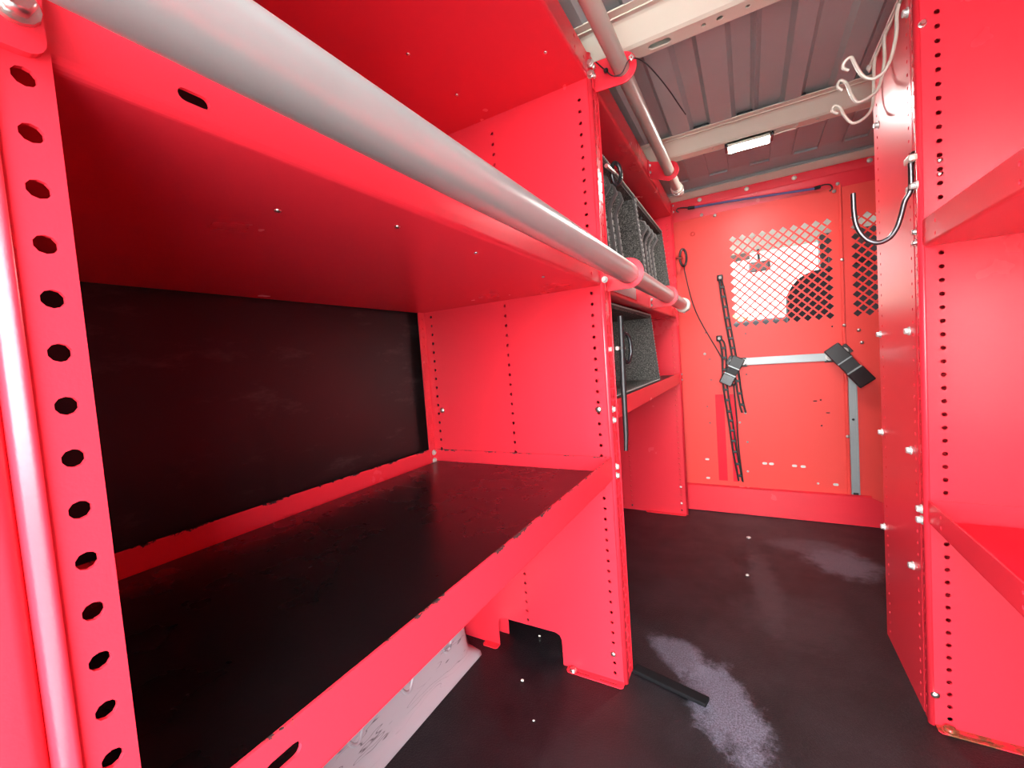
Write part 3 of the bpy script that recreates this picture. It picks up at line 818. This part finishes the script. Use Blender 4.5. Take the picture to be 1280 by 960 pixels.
# bungee cord
t = thing('bungee_cord', (.03, 2.735, .78), 'dark blue bungee cord with black hooks stretched under the header', 'bungee cord')
MB().tube([(-.262, 2.735, .817), (-.073, 2.735, .806), (.118, 2.735, .790), (.330, 2.735, .773)], .0058, 10).build('rope', 'blue', t)
for P, a, b_ in (([(-.275, 2.735, .818), (-.303, 2.737, .828), (-.338, 2.742, .833), (-.346, 2.746, .820), (-.335, 2.75, .812)], (-.282, 2.735, .819), (-.246, 2.735, .816)), ([(.340, 2.735, .776), (.363, 2.737, .783), (.389, 2.742, .778), (.398, 2.748, .760), (.387, 2.75, .749)], (.322, 2.735, .774), (.348, 2.735, .777))):
    h = MB().tube(smooth_pts(P, 5), .0036, 8).build('hook', 'black', t)
    MB().cyl(a, b_, .0095, 12).build('ferrule', 'black_gloss', h)

# ================================================================== LAMP
ld = thing('led_lamp', (.03, 2.17, .85), 'small bright white strip lamp on the roof bow nearer the partition', 'lamp')
m = MB().box(-.050, .110, 2.116, 2.190, .862, .8695)
for q in ((-.050, .110, 2.116, 2.119), (-.050, .110, 2.187, 2.190), (-.050, -.047, 2.116, 2.190), (.107, .110, 2.116, 2.190)): m.box(*q, .851, .8695)  # rim added to keep the lamp's light off the roof sheet
m.build('housing', 'bow', ld)
MB().rbox(-.0465, .1065, 2.1195, 2.1865, .850, .8615, .002, 2).build('diffuser', 'led', ld)
for s in (-.060, .113): MB().rbox(s, s + .008, 2.120, 2.186, .853, .8695, .002, 2).build('end_cap', 'black_gloss', ld)
MB().tube([(.120, 2.15, .862), (.16, 2.15, .8655), (.20, 2.155, .8655)], .003, 6).build('lead', 'cream_metal', ld)
# ================================================================== WHEEL HOUSING
wh = thing('wheel_housing', (-.95, .55, -1), 'pale scuffed plastic wheel housing on the floor under the lower left shelf', 'wheel housing')
m = MB(); bm = bmesh.new()
prof = [(-.842, -.999), (-.846, -.985), (-.862, -.972), (-.870, -.955), (-.883, -.85), (-.895, -.74), (-.91, -.66), (-.94, -.61), (-1.0, -.59), (-1.055, -.588)]
ys = [.09, .2, .6, .95, 1.06, 1.10, 1.122, 1.135]; sc = [1, 1, 1, 1, 1, .97, .88, .62]
vs = []; 
for y, k in zip(ys, sc):
    for i, (x, z) in enumerate(prof):
        kk = 1 if i < 2 else k
        vs.append((-1.055 + (x + 1.055) * (k if i >= 2 else min(1, k + .12)), y + (.012 if i < 2 and k < 1 else 0), -.999 + (z + .999) * (k if i >= 2 else 1)))
n = len(prof); fs = [(j * n + i, j * n + i + 1, (j + 1) * n + i + 1, (j + 1) * n + i) for j in range(len(ys) - 1) for i in range(n - 1)]
fs += [tuple(range(n)), tuple((len(ys) - 1) * n + i for i in range(n))]
m.add(vs, fs, True); m.build('shell', 'arch', wh)
def xface(z): 
    for (x0, z0), (x1, z1) in zip(prof, prof[1:]):
        if z0 <= z <= z1: return x0 + (x1 - x0) * (z - z0) / (z1 - z0)
    return -.87
for y0 in (.98, .80, .62, .44, .26):                               # moulded U shaped ribs
    P = [(y0 - .02, -.66), (y0 - .012, -.80), (y0, -.885), (y0 + .022, -.91), (y0 + .045, -.885), (y0 + .075, -.80), (y0 + .085, -.66)]
    MB().tube(smooth_pts([(xface(z) - .001, y, z) for y, z in P], 5), .0055, 6).build('moulded_rib', 'arch', wh)
# loose things on the floor
tag(MB().obox((-.246, 1.2475, -.9935), .017, .110, .006, Matrix.Rotation(math.radians(-(90 + 13.4)), 3, 'Z'), .003).build('rubber_strip', 'strip_black', None, (-.246, 1.2475, -1)), 'black rubber strip lying on the floor by the foot of the middle post', 'strip')
for x, y, r, lab in ((-.04, 2.433, .011, 'round shiny bolt head in the floor near the kick plate'), (-.045, 2.02, .007, 'small dull bolt head in the floor halfway along the aisle')):
    tag(MB().dome((x, y, -1.0), (0, 0, 1), r, .006, 14).build('floor_bolt', 'white_metal', None, (x, y, -1)), lab, 'bolt')
for i, (x, y, r, lab) in enumerate(((-.658, 1.087, .0045, 'white crumb on the floor beside the cutout of the middle panel'), (-.56, .97, .003, 'tiny pale crumb on the floor in front of the middle panel'), (-.70, 1.30, .004, 'pale sliver on the floor under the cutout of the middle panel'))):
    tag(MB().rbox(x - r, x + r, y - r * .7, y + r * .7, -1, -1 + r, r * .3, 2).build('crumb', 'cab_cream', None, (x, y, -1)), lab, 'crumb')

# ================================================================== CAB AND OUTSIDE
struct(MB().box(-1.06, 1.06, 2.82, 4.6, -1.06, -1.0).build('floor_cab', 'dash'), 'cab floor beyond the partition', 'floor')
m = MB().sheet('x', [(2.83, .80), (3.2, .84), (3.75, .82), (4.0, .73)], .02, -1.0, 1.0)
struct(m.build('ceiling_cab', 'cab_cream'), 'cream cab headliner seen through the mesh', 'ceiling')
dm = MB().rbox(-.95, .95, 3.95, 4.5, -1.0, .195, .05, 4).build('dashboard', 'dash', None, (0, 4.2, -1.0))
tag(dm, 'grey dashboard below the windscreen beyond the mesh window', 'dashboard')
def seat(x, lab):
    t = thing('car_seat', (x, 3.4, -.9), lab, 'seat', None)
    MB().rbox(x - .29, x + .29, 3.10, 3.75, -.60, -.40, .06, 4).build('cushion', 'seat', t)
    MB().plate('y', 3.04, .16, rrect(x - .31, x + .29, -.45, .40, .16, 10)).build('backrest', 'seat', t, bevel=.02)
    MB().rbox(x - .10, x + .14, 3.05, 3.15, .39, .52, .045, 4).build('headrest', 'seat', t)
    MB().rbox(x - .22, x + .22, 3.12, 3.65, -1.0, -.58, .02, 2).build('pedestal', 'dash', t)
seat(.52, 'dark cab seat with headrest behind the right part of the mesh')
mr = thing('rear_view_mirror', (.09, 3.85, .56), 'grey rear view mirror hanging in the windscreen beyond the mesh', 'mirror')
MB().rbox(.015, .165, 3.84, 3.88, .555, .635, .015, 3).build('housing', 'mirror_grey', mr)
MB().tube([(.09, 3.87, .63), (.09, 3.96, .74)], .010, 8).build('stem', 'dash', mr)
tag(MB().rbox(-.28, .03, 3.86, 3.88, .66, .715, .008, 3).build('sun_visor', 'visor', None, (-.12, 3.87, .66)), 'folded taupe sun visor at the top of the windscreen', 'sun visor')
m = MB()
struct(MB().box(-.98, -.90, 3.9, 4.0, .0, .80).build('trim_4', 'dash'), 'dark left windscreen pillar of the cab', 'pillar')
struct(MB().box(.48, .84, 3.9, 4.0, .0, .80).build('trim_5', 'dash'), 'dark right windscreen pillar of the cab', 'pillar')
struct(MB().box(.84, 1.03, 3.0, 3.88, -.99, .79).build('wall_cab_right', 'dash'), 'dark cab door side right of the seat', 'wall')
struct(MB().box(-1.05, -1.0, 2.85, 4.0, -.99, .05).build('wall_cab_left', 'dash'), 'cab door left of the mesh', 'wall')
wd = MB().box(-.90, .48, 3.96, 3.968, .195, .775).build('window_1', 'glass')
struct(wd, 'windscreen glass beyond the mesh', 'window')
g = MB().box(-40, 40, -40, 60, -1.70, -1.65).build('ground_outside', 'ground'); struct(g, 'pale concrete ground outside the van', 'ground')
def hedge(x, y, w, h, lab, seed):
    rnd = random.Random(seed); bm = bmesh.new(); bmesh.ops.create_icosphere(bm, subdivisions=4, radius=1)
    for v in bm.verts:
        d = v.co.normalized(); k = 1 + .16 * math.sin(7 * d.x + seed) * math.cos(6 * d.z) + rnd.uniform(-.09, .09)
        v.co = Vector((x + d.x * w * k, y + d.y * w * .5 * k, -1.65 + h * (.48 + .5 * d.z * k)))
    m = MB(); m.add([v.co[:] for v in bm.verts], [[v.index for v in f.verts] for f in bm.faces]); bm.free()
    tag(m.build('bush', 'leaf', None, (x, y, -1.65)), lab, 'bush')
hedge(-.9, 13.0, 1.7, 2.6, 'round green bush outside, seen through the lower left of the mesh', 1)
hedge(1.6, 17.0, 2.2, 2.2, 'low green bush outside, seen through the middle of the mesh', 2)

# ================================================================== LIGHT, CAMERA, VIEW
w = bpy.data.worlds.new('World'); bpy.context.scene.world = w; w.use_nodes = True
nt = w.node_tree; bg = nt.nodes['Background']
tc = N(nt, 'ShaderNodeTexCoord'); sx = N(nt, 'ShaderNodeSeparateXYZ'); nt.links.new(tc.outputs['Generated'], sx.inputs[0])
col = ramp(nt, sx.outputs[2], [(.0, (1.0, .99, .97)), (.45, (.90, .95, 1.0))])
mr_ = N(nt, 'ShaderNodeMapRange', interpolation_type='SMOOTHSTEP')          # sky brighter behind the van than ahead of it
for k, v in (('From Min', -.35), ('From Max', .55), ('To Min', 16.0), ('To Max', 2.8)): mr_.inputs[k].default_value = v
nt.links.new(sx.outputs[1], mr_.inputs['Value'])
nt.links.new(col, bg.inputs['Color']); nt.links.new(mr_.outputs[0], bg.inputs['Strength'])

sc = bpy.context.scene
cd = bpy.data.cameras.new('camera'); co = bpy.data.objects.new('camera', cd); COL.objects.link(co)
cd.sensor_width = 36; cd.lens = 526.75 / 1280 * 36; cd.clip_start = .01
r = Vector((.8692877, .48883663, -.07333239)); u = Vector((.03764002, .08246209, .99588314)); f = Vector((-.4928713, .8684692, -.05328346))
co.matrix_world = Matrix(((r.x, u.x, -f.x, 0), (r.y, u.y, -f.y, 0), (r.z, u.z, -f.z, S), (0, 0, 0, 1)))
sc.camera = co
vs_ = sc.view_settings
vs_.view_transform = 'Standard'; vs_.look = 'None'; vs_.exposure = 0.7; vs_.gamma = 1.0; vs_.use_curve_mapping = False
sc.cycles.max_bounces = 14; sc.cycles.diffuse_bounces = 8; sc.cycles.glossy_bounces = 6; sc.cycles.transparent_max_bounces = 12
sc.cycles.use_denoising = True
sc.cycles.sample_clamp_indirect = 8
